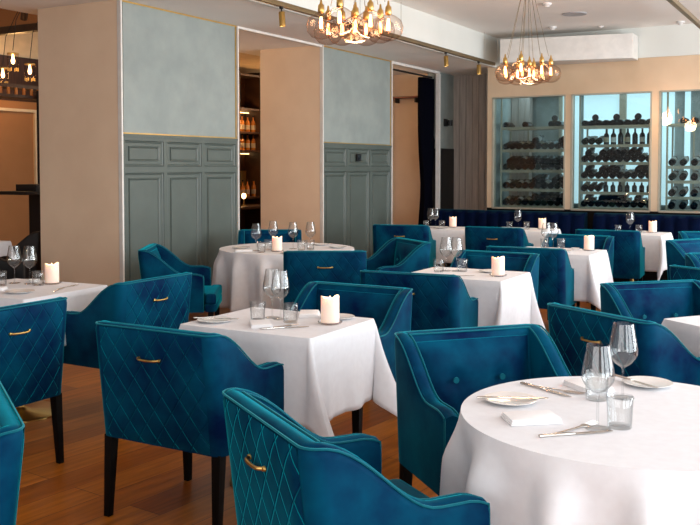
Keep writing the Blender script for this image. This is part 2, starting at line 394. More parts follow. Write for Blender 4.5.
# ================================================================ CHAIRS
def chair_shell():
    hw = 0.322; yb = -0.31; ya = 0.19; r = 0.055; T = 0.064; zb_ = 0.345
    path = []
    n1 = 16
    for i in range(n1+1): path.append((hw, ya + (yb+r-ya)*i/n1, 1, 0))
    for i in range(1, 7):
        a = R(90)*i/6; path.append((hw-r+r*math.cos(a), yb+r-r*math.sin(a), math.cos(a), -math.sin(a)))
    for i in range(1, 12): 
        path.append((hw-r-(2*hw-2*r)*i/12, yb, 0, -1))
    half = len(path) - 6
    left = [(-x, y, -nx, ny) for (x, y, nx, ny) in path[:n1+7]][::-1]
    path = path + left
    def zt_(y): return 0.645 + 0.19*smooth01((0.045 - y)/0.315) - 0.016*smooth01((y-0.145)/0.045)
    sec = lambda z: [(0.0, zb_), (0.0, 0.45), (0.0, (0.45+z-0.03)/2), (0.0, z-0.03), (-0.004, z-0.012), (-0.014, z-0.003), (-T*0.5, z+0.002), (-T+0.014, z-0.003), (-T+0.004, z-0.012), (-T, z-0.03), (-T-0.004, (0.42+z)/2), (-T-0.008, 0.42), (-T-0.008, zb_)]
    vs = []; fs = []
    pt = lambda x, y, nx, ny, o, z: (x+nx*o, y+ny*o - 0.055*((z-zb_)/0.49)*smooth01((-y-0.0)/0.31) + 0.045*smooth01((-y)/0.31), z)
    outer = []; inner = []
    for (x, y, nx, ny) in path:
        z = zt_(y)
        for (o, zz) in sec(z): vs.append(pt(x, y, nx, ny, o, zz))
        outer.append(pt(x, y, nx, ny, -0.003, z-0.006)); inner.append(pt(x, y, nx, ny, -T+0.003, z-0.006))
    m = len(sec(1)); n = len(path)
    for i in range(n-1):
        for k in range(m-1): fs.append((i*m+k, (i+1)*m+k, (i+1)*m+k+1, i*m+k+1))
        fs.append((i*m+m-1, (i+1)*m+m-1, (i+1)*m, i*m))
    fs.append(tuple(range(m))); fs.append(tuple(range((n-1)*m+m-1, (n-1)*m-1, -1)))
    return vs, fs, outer, inner, pt
def make_chair(handle=True):
    t = empty('upholstered_armchair', (0,0,0))
    vs, fs, outer, inner, pt = chair_shell()
    sh = MB().add(vs, fs).build('frame', M['velvet'], t, smooth=True)
    pp = MB()
    def down(p): return [(p[0], p[1]+0.001, p[2]-0.012), (p[0], p[1]+0.002, 0.5), (p[0], p[1]+0.002, 0.35)]
    for line in (outer, inner):
        pts = [*reversed(down(line[0]))] + line + down(line[-1])
        pp.tube(pts, 0.0034, 6)
    pp.build('piping', M['piping'], sh, smooth=True)
    # quilted outer back, a gently padded skin over the rear of the frame
    q = MB(); nx, nz = 26, 20; vv = []; ff = []
    for j in range(nz+1):
        for i in range(nx+1):
            u = -1+2*i/nx; w = j/nz; z = 0.352 + (0.822-0.352)*w
            e = min(1, (1-abs(u))*9) * min(1, w*14, (1-w)*14)
            x, y, zz = pt(u*0.268, -0.31, 0, -1, 0.001 + 0.008*e, z); vv.append((x, y, zz))
    for j in range(nz):
        for i in range(nx): a = j*(nx+1)+i; ff.append((a, a+1, a+nx+2, a+nx+1))
    q.add(vv, ff).build('quilted_back', M['quilt'], t, smooth=True)
    # inner back cushion, bulged, with two dimples
    vv = []; ff = []; nx, nz = 24, 14; P = 0.245
    btn = [(-0.1, 0.655), (0.1, 0.655)]
    for j in range(nz+1):
        for i in range(nx+1):
            u = -1+2*i/nx; w = j/nz; z = 0.44 + 0.36*w; x = u*P
            bul = 0.045*(1-abs(u)**5)*(1-abs(2*w-1)**4)
            for (bx, bz) in btn: bul -= 0.020*math.exp(-((x-bx)**2+(z-bz)**2)/0.0012)
            bul -= 0.008*math.exp(-((z-0.655)/0.012)**2)*max(0, 1-abs(x)/0.1)
            yy = -0.215 + bul - 0.03*(z-0.44)/0.36
            vv.append((x, yy, z))
    for j in range(nz):
        for i in range(nx): a = j*(nx+1)+i; ff.append((a, a+1, a+nx+2, a+nx+1))
    nb = len(vv); vv += [(x, -0.262, z) for (x, y, z) in vv]
    rim = [i for i in range(nx+1)] + [j*(nx+1)+nx for j in range(1, nz+1)] + [nz*(nx+1)+i for i in range(nx-1, -1, -1)] + [j*(nx+1) for j in range(nz-1, 0, -1)]
    for a, b in zip(rim, rim[1:]+rim[:1]): ff.append((a, b, b+nb, a+nb))
    cb = MB().add(vv, ff).build('back_cushion', M['velvet'], t, smooth=True)
    for (bx, bz) in btn:
        MB().lathe([(0.0, 0.004), (0.008, 0.003), (0.012, 0.0), (0.012, -0.006)], 12, (bx, -0.185, bz), axis='y').build('button', M['piping'], cb, smooth=True)
    # seat: T-shaped cushion reaching in front of the arms
    poly = [(-0.243, -0.2), (0.243, -0.2), (0.243, 0.196), (0.305, 0.204), (0.308, 0.275), (0.29, 0.287), (-0.29, 0.287), (-0.308, 0.275), (-0.305, 0.204), (-0.243, 0.196)]
    n = len(poly)
    def slab(z0, z1): return MB().add([(x, y, z0) for x, y in poly] + [(x, y, z1) for x, y in poly], [tuple(range(n-1,-1,-1)), tuple(range(n, 2*n))] + [(i, (i+1)%n, n+(i+1)%n, n+i) for i in range(n)])
    slab(0.40, 0.485).build('seat_cushion', M['velvet'], t, bevel=0.022, seg=3)
    slab(0.345, 0.402).build('seat_base', M['velvet'], t, bevel=0.004)
    for (lx, ly, dx, dy) in ((-0.285, -0.235, -0.004, -0.02), (0.285, -0.235, 0.004, -0.02), (-0.275, 0.245, -0.002, 0.005), (0.275, 0.245, 0.002, 0.005)):
        MB().taper(lx, ly, 0, 0.35, 0.014, 0.0215, dx, dy).build('leg', M['leg'], t, bevel=0.002)
    if handle:
        h = empty('handle', (0,0,0)); h.parent = t
        bpy.data.objects.remove(h)
        yb = -0.31+0.045-0.055*((0.71-0.345)/0.49) - 0.01
        hb = MB()
        pts = []
        for i in range(13):
            u = -1+2*i/12; pts.append((u*0.052, yb-0.004-0.015*(1-u**4)**0.5 if abs(u) < 1 else yb-0.002, 0.71-0.002*(1-u*u)))
        hb.tube(pts, [0.0052]*3+[0.005]*7+[0.0052]*3, 8)
        for s_ in (-1, 1): hb.lathe([(0.0, 0.006), (0.006, 0.005), (0.008, 0.0), (0.008, -0.004)], 12, (s_*0.054, yb-0.002, 0.71), axis='y')
        hb.build('handle', M['brass'], t, smooth=True)
    return t
CH = 'teal velvet armchairs around the tables'
def chair(x, y, rz, label): return place('chair', make_chair, (x, y, 0), R(rz), label, 'chair', CH)
chair(-2.46, 3.03, 0, 'blue quilted velvet armchair, full back and brass handle shown, before the nearest square table')
chair(-2.37, 4.02, 180, 'teal velvet armchair facing us just behind the white square table with near candle')
chair(-1.175, 2.16, -34, 'nearest teal armchair at bottom centre, quilted back turned left, arm reaching the round table')
chair(-1.14, 3.16, -132, 'deep blue velvet armchair with two buttons, facing us behind the big round table')
chair(-0.86, 4.26, -31.5, 'teal quilted armchair seen behind the wine glasses of the big round table')
chair(-0.815, 5.03, -135, 'bright teal buttoned armchair facing us behind the quilted one at right')
chair(-3.71, 2.87, 90, 'teal quilted armchair cut off by the left edge, brass handle on its back')
chair(-3.85, 4.00, 90, 'teal quilted armchair, back turned to us, beside the white table by the beige pier')
chair(-2.22, 1.43, 147, 'teal armchair cut off at the bottom left corner, only one side showing')
chair(-2.42, 5.23, 5, 'blue armchair seen from behind, left of the second candle-lit square table')
chair(-2.38, 6.22, 179, 'teal armchair facing us behind the second square table of the middle row')
chair(-2.35, 7.25, 4, 'teal quilted armchair seen from behind, before the third square table of the row')
chair(-2.30, 8.22, 179, 'teal armchair facing us behind the third square table of the row')
chair(-3.43, 9.43, 4, 'dark blue armchair backing us before the small table below the leftmost wine window')
chair(-2.26, 9.57, 5, 'blue quilted armchair backing us before the table below the right-hand wine window')
chair(-4.52, 9.28, 14, 'dark blue armchair backing us before the table beside the navy curtain')
chair(-3.72, 6.16, 32, 'blue armchair with quilted back and brass handle, before the round table by the panelling')
chair(-3.61, 6.98, 143, 'dark blue armchair turned left, both arms visible, right of the round table by the panelling')
chair(-4.77, 5.68, -57, 'dark blue armchair in side view against the nearer green panelling')
chair(-5.12, 7.42, -146, 'dark blue armchair behind the round table, in front of the bar opening')
chair(-0.66, 6.28, -31, 'teal armchair at right edge, slanting back, behind the bright buttoned one')
chair(-0.70, 7.05, -142, 'teal armchair cut off at right edge, facing us between two slanting ones')
chair(-1.06, 8.36, -125, 'teal armchair at right edge facing us beside the candle-lit table by the bench')
chair(-1.15, 9.35, -150, 'farthest teal armchair at right edge, just below the blue bench')

# ================================================================ TABLES AND CLOTHS
def pedestal(t, h, r):
    MB().lathe([(0.0, 0.0), (r, 0.0), (r, 0.008), (r*0.96, 0.014), (0.05, 0.022), (0.03, 0.04)], 40).build('base', M['brass'], t, smooth=True)
    MB().lathe([(0.026, 0.03), (0.026, h-0.035)], 20).build('column', M['brass_soft'], t, smooth=True)
def table(cx, cy, hx, hy, rz, rnd, where):
    t = empty('dining_table', (cx, cy, 0), R(rz))
    if rnd: MB().lathe([(0.0, 0.715), (hx-0.01, 0.715), (hx-0.003, 0.722), (hx-0.003, 0.742), (0.0, 0.742)], 48).build('tabletop', M['dark_wood'], t)
    else: MB().box(-hx+0.004, hx-0.004, -hy+0.004, hy-0.004, 0.715, 0.742).build('tabletop', M['dark_wood'], t, bevel=0.004)
    pedestal(t, 0.75, 0.235)
    tag(t, ('round' if rnd else 'square') + ' brass-footed table ' + where, 'table', 'tables under the white cloths')
def cloth_rect(cx, cy, hx, hy, rz, drop, seed, where):
    rnd = random.Random(seed); ph = [rnd.uniform(0, 6.3) for _ in range(8)]
    rc = 0.012; st = []        # (x, y, nx, ny, droplength, corner weight, s)
    N1 = 30; NC = 18; s = 0
    cors = [(hx, -hy, -90), (hx, hy, 0), (-hx, hy, 90), (-hx, -hy, 180)]
    for ci, (px, py, a0) in enumerate(cors):
        sx = 1 if px > 0 else -1; sy = 1 if py > 0 else -1
        for i in range(NC+1):
            a = a0 + 90*i/NC; th = R(90*i/NC); c = max(math.cos(th), math.sin(th))
            st.append((px-sx*rc+rc*math.cos(R(a)), py-sy*rc+rc*math.sin(R(a)), math.cos(R(a)), math.sin(R(a)), drop/c, 1.0, i/NC, ci, 0))
        nx_, ny_, _ = cors[(ci+1) % 4]
        ex = nx_-px; ey = ny_-py
        an = R(a0+90)
        for i in range(1, N1):
            w = i/N1
            st.append((px-sx*rc+rc*math.cos(an) + (ex)*w*(1-2*rc/abs(ex+ey)), py-sy*rc+rc*math.sin(an) + ey*w*(1-2*rc/abs(ex+ey)), math.cos(an), math.sin(an), drop, 0.0, w, ci, 1))
    NV = 16; vs = []; fs = []; n = len(st)
    for (x, y, nx, ny, d, cw, w, ci, side) in st:
        tx, ty = -ny, nx
        for k in range(NV+1):
            v = k/NV; l = d*v
            if k == 0: vs.append((x, y, 0.7525)); continue
            if side == 0:
                g = math.sin(PI*w); out_ = 0.006 + l*(0.02 + 0.30*g*g*(0.75+0.25*math.sin(ph[ci]))) ; tang = 0.0
                # the pleat turns as it falls
                tang = l*l*(0.55*math.sin(ph[ci]+1))*g
                out_ += 0.05*v*v*math.sin(2*PI*w*1.0 + ph[ci+2])*g
                z = 0.7525 - l*(1-0.045*g)
            else:
                e = min(w, 1-w); near = math.exp(-(e/0.12)**2)
                out_ = 0.006 + l*0.02 + v*v*(0.016*math.sin(w*9.0+ph[ci]) + 0.011*math.sin(w*17+ph[ci+3])) - 0.03*v*math.exp(-((e-0.10)/0.07)**2)
                tang = 0.0; z = 0.7525 - l
                out_ = max(out_, 0.006)
            z += 0.0 if k else 0
            vs.append((x+nx*out_+tx*tang, y+ny*out_+ty*tang, z - (0.004 if k == 1 else 0)))
    m = NV+1
    for i in range(n):
        j = (i+1) % n
        for k in range(NV): fs.append((i*m+k, j*m+k, j*m+k+1, i*m+k+1))
    vs.append((0, 0, 0.7525)); c = len(vs)-1
    for i in range(n): fs.append((i*m, c, ((i+1) % n)*m))
    for i, p in enumerate(vs):
        if p[2] < 0.02: vs[i] = (p[0], p[1], 0.02)
    o = MB().add(vs, fs).build('tablecloth', M['linen'], None, smooth=True, loc=(cx, cy, 0)); o.rotation_euler[2] = R(rz)
    md = o.modifiers.new('thickness', 'SOLIDIFY'); md.thickness = 0.002; md.offset = 1
    tag(o, 'white linen cloth ' + where, 'tablecloth', 'white tablecloths')
def cloth_round(cx, cy, r, drop, nf, seed, where):
    rnd = random.Random(seed); n = 240; NV = 18; vs = []; fs = []
    a1, a2, a3 = (rnd.uniform(0, 6.3) for _ in range(3))
    for i in range(n):
        a = 2*PI*i/n
        fold = math.sin(nf*a + a1 + 0.7*math.sin(3*a+a2)); fold2 = math.sin((nf*2-3)*a + a3)
        sh = (0.5+0.5*fold)**2.2
        for k in range(NV+1):
            v = k/NV; l = drop*v
            g = smooth01(v*3.2+0.02)*(0.5+0.5*v)
            rr = r + (0 if k == 0 else 0.004 + g*(0.10*sh + 0.014*fold2*v) - 0.016*g)
            z = 0.7525 - l*(1-0.01*sh) - (0.003 if k == 1 else 0)
            vs.append((rr*math.cos(a), rr*math.sin(a), z))
    m = NV+1
    for i in range(n):
        j = (i+1) % n
        for k in range(NV): fs.append((i*m+k, j*m+k, j*m+k+1, i*m+k+1))
    vs.append((0, 0, 0.7525)); c = len(vs)-1
    for i in range(n): fs.append((i*m, c, ((i+1) % n)*m))
    o = MB().add(vs, fs).build('tablecloth', M['linen'], None, smooth=True, loc=(cx, cy, 0))
    md = o.modifiers.new('thickness', 'SOLIDIFY'); md.thickness = 0.002; md.offset = 1
    tag(o, 'white linen cloth ' + where, 'tablecloth', 'white tablecloths')
TB = {
 'A': (-2.365, 3.50, 0.355, 0.29, 0, 0.38, 'on the nearest square table in mid-picture'),
 'B': (-2.32, 5.71, 0.355, 0.29, 0, 0.38, 'on the second square table of the middle row'),
 'C': (-2.27, 7.66, 0.355, 0.29, 0, 0.38, 'on the third square table of the middle row'),
 'D': (-3.40, 10.10, 0.355, 0.29, 0, 0.38, 'on the table below the leftmost wine window'),
 'E': (-2.16, 10.14, 0.355, 0.29, 0, 0.38, 'on the table below the right-hand wine window'),
 'F': (-4.31, 9.86, 0.355, 0.29, 8, 0.38, 'on the table beside the navy curtain'),
 'G': (-0.34, 4.50, 0.355, 0.30, -36, 0.38, 'on the table cut off at the right edge'),
 'L': (-4.37, 3.70, 0.38, 0.34, 4, 0.30, 'on the table by the beige pier, left edge'),
}
seeds = dict(A=3, B=5, C=8, D=2, E=9, F=4, L=6, G=12)
for kx, (cx, cy, hx, hy, rz, dr, w) in TB.items():
    table(cx, cy, hx, hy, rz, False, w.replace('on the', 'under the cloth of the'))
    cloth_rect(cx, cy, hx, hy, rz, dr, seeds[kx], 'draped ' + w.replace('on the', 'over the'))
RT = {'R': (-0.575, 2.675, 0.487, 0.50, 14, 'big round table in the right foreground'),
      'Q': (-4.45, 6.72, 0.60, 0.49, 15, 'round table by the green panelling')}
for kx, (cx, cy, r, dr, nf, w) in RT.items():
    table(cx, cy, r, r, 0, True, 'under the cloth of the ' + w)
    cloth_round(cx, cy, r, dr, nf, ord(kx), 'falling in folds from the ' + w)

# ================================================================ TABLEWARE
ZT = 0.755
def make_wineglass():
    t = empty('wine_glass', (0,0,0))
    MB().lathe([(0.0, 0.0), (0.034, 0.0), (0.036, 0.0015), (0.030, 0.003), (0.006, 0.006), (0.0, 0.006)], 28).build('foot', M['glass'], t, smooth=True)
    MB().lathe([(0.005, 0.006), (0.0038, 0.02), (0.0035, 0.085), (0.006, 0.098)], 12, caps=False).build('stem', M['glass'], t, smooth=True)
    MB().lathe([(0.0, 0.096), (0.010, 0.099), (0.026, 0.110), (0.040, 0.128), (0.0455, 0.142), (0.045, 0.155), (0.041, 0.180), (0.035, 0.212), (0.0315, 0.235), (0.0305, 0.2355), (0.0300, 0.235), (0.0335, 0.212), (0.0395, 0.180), (0.0435, 0.155), (0.044, 0.142), (0.0385, 0.129), (0.025, 0.1115), (0.009, 0.102), (0.0, 0.101)], 36).build('bowl', M['glass'], t, smooth=True)
    return t
def make_tumbler():
    t = MB().lathe([(0.0, 0.0), (0.031, 0.0), (0.033, 0.003), (0.0365, 0.088), (0.0358, 0.089), (0.035, 0.088), (0.0315, 0.010), (0.029, 0.007), (0.0, 0.007)], 32).build('tumbler', M['glass'], None, smooth=True)
    return t
def make_candle():
    t = empty('pillar_candle', (0,0,0))
    MB().lathe([(0.0, 0.0), (0.045, 0.0), (0.056, 0.006), (0.058, 0.012), (0.055, 0.012), (0.045, 0.006), (0.0, 0.005)], 32).build('glass_dish', M['glass'], t, smooth=True)
    n = 40; vs = []; fs = []
    def top(a): return 0.116 + 0.006*math.sin(a*2+0.6) - 0.008*math.exp(-((a-4.7)/0.3)**2) - 0.006*math.exp(-((a-1.2)/0.4)**2)
    prof = [(0.0405, 0.0), (0.0425, 0.003), (0.043, 0.02), (0.0428, 0.07), (0.0425, 1.0), (0.041, 1.03), (0.037, 1.0), (0.034, 0.93), (0.024, 0.90), (0.0, 0.885)]
    for i, (r, z) in enumerate(prof):
        for k in range(n):
            a = 2*PI*k/n; zz = z + 0.008 if z < 0.5 else 0.008 + top(a) + (z-1.0)*0.10
            if i >= 8: zz = 0.008 + 0.100
            vs.append((r*math.cos(a), r*math.sin(a), zz))
    for i in range(len(prof)-1):
        for k in range(n): k2 = (k+1) % n; fs.append((i*n+k, i*n+k2, (i+1)*n+k2, (i+1)*n+k))
    MB().add(vs, fs).build('wax_body', M['wax'], t, smooth=True)
    MB().lathe([(0.0, 0.106), (0.004, 0.109), (0.0062, 0.114), (0.004, 0.122), (0.0, 0.132)], 10).build('flame', M['flame'], t, smooth=True)
    point('candle_light', (0, 0, 0.15), 0.35, (1.0, 0.62, 0.34), 0.01, t)
    return t
def make_plate():
    return MB().lathe([(0.0, 0.0), (0.045, 0.0), (0.05, 0.003), (0.080, 0.010), (0.081, 0.012), (0.078, 0.012), (0.050, 0.006), (0.0, 0.005)], 40).build('side_plate', M['china'], None, smooth=True)
def make_knife():
    t = empty('table_knife', (0,0,0))
    MB().box(-0.0065, 0.0065, -0.11, -0.005, 0, 0.006).build('knife_handle', M['steel'], t, bevel=0.0025)
    pr = [(-0.005, -0.006), (0.006, -0.006), (0.0095, 0.03), (0.009, 0.08), (0.003, 0.108), (-0.003, 0.110), (-0.0065, 0.06)]
    n = len(pr); MB().add([(x, y, 0.0015) for x, y in pr]+[(x, y, 0.0035) for x, y in pr], [tuple(range(n-1,-1,-1)), tuple(range(n, 2*n))]+[(i,(i+1)%n,n+(i+1)%n,n+i) for i in range(n)]).build('blade', M['steel'], t)
    return t
def make_fork():
    t = empty('table_fork', (0,0,0))
    h = MB(); pts = [(-0.0055, -0.10), (0.0055, -0.10), (0.003, 0.0), (0.004, 0.03), (0.011, 0.045), (0.012, 0.06), (-0.012, 0.06), (-0.011, 0.045), (-0.004, 0.03), (-0.003, 0.0)]
    n = len(pts); h.add([(x, y, 0.002) for x, y in pts]+[(x, y, 0.0045) for x, y in pts], [tuple(range(n-1,-1,-1)), tuple(range(n, 2*n))]+[(i,(i+1)%n,n+(i+1)%n,n+i) for i in range(n)])
    h.build('fork_handle', M['steel'], t)
    p = MB()
    for k in range(4):
        x = -0.0105+0.007*k; p.tube([(x, 0.058, 0.003), (x, 0.085, 0.001+0.003), (x, 0.10, 0.006)], [0.0015, 0.0013, 0.0007], 6)
    p.build('tines', M['steel'], t)
    return t
def make_napkin():
    t = MB()
    for k in range(3):
        a = 0.004*k; t.box(-0.075+a*0.5, 0.075-a*0.3, -0.05+a*0.4, 0.05-a*0.7, 0.0055*k, 0.0055*k+0.005)
    return t.build('folded_napkin', M['napkin'], None, bevel=0.002)
def make_saucer():
    return MB().lathe([(0.0, 0.0), (0.03, 0.0), (0.034, 0.012), (0.040, 0.014), (0.036, 0.014), (0.029, 0.006), (0.0, 0.005)], 28).build('small_dish', M['china'], None, smooth=True)
G = {'wg': ('wine_glass', make_wineglass, 'wine glass', 'wine glasses on the tables', 'stemmed clear wine glass'),
     'tu': ('tumbler', make_tumbler, 'tumbler', 'tumblers on the tables', 'clear tumbler'),
     'ca': ('candle', make_candle, 'candle', 'lit candles on the tables', 'lit cream pillar candle'),
     'pl': ('plate', make_plate, 'plate', 'side plates on the tables', 'white side plate'),
     'kn': ('knife', make_knife, 'knife', 'knives on the tables', 'steel table knife'),
     'fo': ('fork', make_fork, 'fork', 'forks on the tables', 'steel table fork'),
     'na': ('napkin', make_napkin, 'napkin', 'napkins on the tables', 'folded white napkin'),
     'di': ('dish', make_saucer, 'dish', 'small dishes on the tables', 'small white dish')}
def ware(k, x, y, label, rz=0, dz=0):
    key, mk, cat, grp, base = G[k]
    place(key, mk, (x, y, ZT+dz), R(rz), base + ' ' + label, cat, grp)
tA = 'nearest square table'; tB = 'second square table'; tC = 'third square table'; tD = 'table below the left wine window'
tE = 'table below the right wine window'; tF = 'table beside the navy curtain'; tL = 'table by the beige pier'; tR = 'big round table'; tQ = 'round table by the panelling'
ware('ca', -2.117, 3.555, 'on the ' + tA, 200)
ware('wg', -2.447, 3.565, 'on the %s, left of its pair' % tA); ware('wg', -2.385, 3.545, 'on the %s, right of its pair' % tA)
ware('tu', -2.465, 3.47, 'on the %s, left of its wine glasses' % tA); ware('tu', -2.300, 3.50, 'on the %s, right of its wine glasses' % tA)
ware('pl', -2.62, 3.34, 'with a knife on it, left end of the ' + tA, 20); ware('kn', -2.615, 3.345, 'laid on the left plate of the ' + tA, -70, 0.0125)
ware('na', -2.37, 3.36, 'before the glasses of the ' + tA, -50)
ware('kn', -2.235, 3.36, 'beside the fork at the front of the ' + tA, -45); ware('fo', -2.275, 3.37, 'beside the front knife of the ' + tA, -28)
ware('pl', -2.16, 3.70, 'behind the candle on the ' + tA, 0); ware('na', -2.33, 3.715, 'at the rear of the ' + tA, -60)
ware('ca', -2.076, 5.665, 'on the ' + tB, 200)
ware('wg', -2.50, 5.78, 'on the %s, left of its pair' % tB); ware('wg', -2.43, 5.80, 'on the %s, right of its pair' % tB)
ware('tu', -2.52, 5.70, 'on the %s, left of its wine glasses' % tB); ware('tu', -2.385, 5.80, 'on the %s, right of its wine glasses' % tB)
ware('pl', -2.20, 5.86, 'behind the candle on the ' + tB); ware('kn', -2.30, 5.54, 'at the front of the ' + tB, -50)
ware('ca', -2.03, 7.80, 'on the ' + tC, 220)
ware('wg', -2.385, 7.72, 'on the %s, left of its pair' % tC); ware('wg', -2.335, 7.76, 'on the %s, right of its pair' % tC)
ware('tu', -2.43, 7.82, 'on the %s, left of its wine glasses' % tC); ware('tu', -2.30, 7.88, 'on the %s, right of its wine glasses' % tC)
ware('pl', -2.20, 7.55, 'at the front of the ' + tC); ware('di', -2.16, 7.84, 'beside the candle of the ' + tC)
ware('ca', -3.207, 10.22, 'on the ' + tD, 180); ware('wg', -3.41, 9.95, 'on the ' + tD)
ware('tu', -3.52, 9.98, 'on the %s, left of its wine glass' % tD); ware('tu', -3.36, 10.12, 'on the %s, right of its wine glass' % tD)
ware('ca', -1.976, 10.28, 'on the ' + tE, 190); ware('wg', -2.17, 10.05, 'on the ' + tE)
ware('tu', -2.30, 10.06, 'on the %s, left of its wine glass' % tE); ware('tu', -2.10, 10.16, 'on the %s, right of its wine glass' % tE)
ware('di', -2.06, 10.30, 'beside the candle of the ' + tE)
ware('ca', -4.238, 10.0, 'on the ' + tF, 185); ware('wg', -4.43, 9.78, 'on the %s, left of its pair' % tF); ware('wg', -4.385, 9.82, 'on the %s, right of its pair' % tF)
ware('tu', -4.50, 9.80, 'on the %s, left of its wine glasses' % tF); ware('tu', -4.32, 9.86, 'on the %s, right of its wine glasses' % tF)
ware('pl', -4.26, 9.72, 'at the front of the ' + tF)
ware('ca', -4.348, 3.93, 'on the ' + tL, 215)
ware('wg', -4.58, 3.84, 'on the %s, left of its pair' % tL); ware('wg', -4.47, 3.865, 'on the %s, right of its pair' % tL)
ware('tu', -4.56, 3.72, 'on the %s, left of its wine glasses' % tL); ware('tu', -4.37, 3.84, 'on the %s, right of its wine glasses' % tL)
ware('pl', -4.20, 3.56, 'near corner of the ' + tL); ware('di', -4.53, 3.95, 'behind the glasses of the ' + tL)
ware('kn', -4.10, 3.76, 'right end of the ' + tL, 30); ware('fo', -4.14, 3.86, 'beside the candle of the ' + tL, 10)
ware('na', -4.44, 3.56, 'before the tumblers of the ' + tL, 30)
ware('ca', -4.34, 6.40, 'on the ' + tQ, 190)
for (x, y, w) in ((-4.53, 6.36, 'leftmost of the four'), (-4.62, 6.75, 'second from left'), (-4.36, 6.68, 'third from left'), (-4.24, 6.78, 'rightmost of the four')):
    ware('wg', x, y, 'on the %s, %s' % (tQ, w))
for (x, y, w) in ((-4.40, 6.25, 'left of the candle in front'), (-4.50, 6.50, 'left of the candle behind'), (-4.22, 6.60, 'right of the candle'), (-4.16, 6.65, 'rightmost')):
    ware('tu', x, y, 'on the %s, %s' % (tQ, w))
ware('pl', -4.78, 6.48, 'left end of the ' + tQ); ware('pl', -4.35, 7.13, 'far side of the ' + tQ); ware('pl', -4.06, 6.95, 'right end of the ' + tQ); ware('pl', -4.16, 6.32, 'near side of the ' + tQ)
ware('na', -4.60, 6.27, 'left front of the ' + tQ, 40)
ware('wg', -0.618, 2.485, 'nearest of all, on the ' + tR); ware('wg', -0.634, 2.86, 'right of the nearest one, on the ' + tR)
ware('tu', -0.568, 2.53, 'beside the nearest wine glass on the ' + tR); ware('tu', -0.70, 2.80, 'behind the nearest wine glass on the ' + tR)
ware('pl', -0.925, 2.64, 'under a knife, left edge of the ' + tR); ware('kn', -0.915, 2.635, 'laid on the left plate of the ' + tR, -62, 0.0125)
ware('na', -0.805, 2.475, 'at the front left of the ' + tR, 38)
ware('kn', -0.655, 2.405, 'beside the fork at the front of the ' + tR, -47); ware('fo', -0.672, 2.445, 'beside the front knife of the ' + tR, -22)
ware('kn', -0.875, 2.835, 'left rear of the ' + tR, 243); ware('fo', -0.845, 2.85, 'beside the rear knife of the ' + tR, 262)
ware('na', -0.76, 2.93, 'far side of the ' + tR, -40)
ware('pl', -0.60, 3.07, 'far right of the ' + tR); ware('kn', -0.64, 3.045, 'laid on the far plate of the ' + tR, 235, 0.0125)
ware('pl', -0.42, 4.50, 'on the table cut off at the right edge')

# ================================================================ BENCH
def bench_seg(x0, x1, label):
    t = empty('banquette_bench', ((x0+x1)/2, 11.0, 0)); h = (x1-x0)/2
    mb = MB(); n = max(2, round((x1-x0)/0.16)); w = 2*h/n; vs = []; fs = []
    for i in range(n*6+1):
        u = (i % 6)/6.0; x = -h + i*w/6; b = 0.028*abs(math.sin(PI*i/6))**0.5
        for (y, z) in ((0.10-b*0.5, 0.44), (0.15-b, 0.66), (0.20-b, 0.87), (0.235, 0.905), (0.33, 0.905), (0.35, 0.88), (0.35, 0.10)): vs.append((x, y, z))
    for i in range(n*6):
        for k in range(6): fs.append((i*7+k, (i+1)*7+k, (i+1)*7+k+1, i*7+k+1))
    fs.append(tuple(range(7))); fs.append(tuple(range(n*42+6, n*42-1, -1)))
    mb.add(vs, fs).build('backrest', M['navy'], t, smooth=True)
    MB().box(-h, h, -0.32, 0.16, 0.34, 0.47).build('seat_cushion', M['navy'], t, bevel=0.03, seg=3)
    MB().box(-h+0.01, h-0.01, -0.27, 0.33, 0.0, 0.34).build('plinth', M['leg'], t)
    tag(t, label, 'bench', 'navy benches below the wine wall')
bench_seg(-5.05, -2.975, 'long navy velvet bench below the left wine windows, beside the curtain')
bench_seg(-2.865, 2.6, 'long navy velvet bench below the right wine windows')

# ================================================================ WINE CABINETS
def make_bottle():
    return MB().lathe([(0.0, 0.0), (0.034, 0.0), (0.038, 0.006), (0.038, 0.06)], 16, mi=0).lathe([(0.0386, 0.06), (0.0386, 0.15)], 16, mi=1, caps=False).lathe([(0.038, 0.15), (0.038, 0.185), (0.030, 0.21), (0.015, 0.235), (0.013, 0.295), (0.015, 0.30), (0.014, 0.305), (0.0, 0.305)], 16, mi=0).build('wine_bottle', [M['bottle'], M['label']], None, smooth=True)
BT = {}
def bottle(kind, loc, rot, label, grp, sc_=1.25):
    if kind not in BT:
        o = make_bottle()
        if kind == 'bare': o.data.materials[1] = M['bottle']
        if kind == 'tan': o.data.materials[1] = M['label_tan']
        if kind == 'green': o.data.materials[0] = M['bottle_green']
        BT[kind] = o
    else: o = BT[kind].copy(); COL.objects.link(o)
    o.location = loc; o.rotation_euler = rot; o.scale = (sc_, sc_, sc_)
    tag(o, label, 'bottle', grp); return o
rows = [(2.08, 1.74, 1.43, 1.145, 0.89), (2.075, 1.80, 1.545, 1.305, 1.115, 0.89), (2.08, 1.49, 1.285, 1.06, 0.88), (2.08, 1.75, 1.45, 1.15, 0.89)]
bname = ['leftmost', 'middle', 'right-hand', 'hidden']
rng = random.Random(3)
nth = ['first', 'second', 'third', 'fourth', 'fifth', 'sixth', 'seventh', 'eighth', 'ninth', 'tenth', 'eleventh']
ordn = ['top', 'second', 'third', 'fourth', 'fifth', 'lowest']
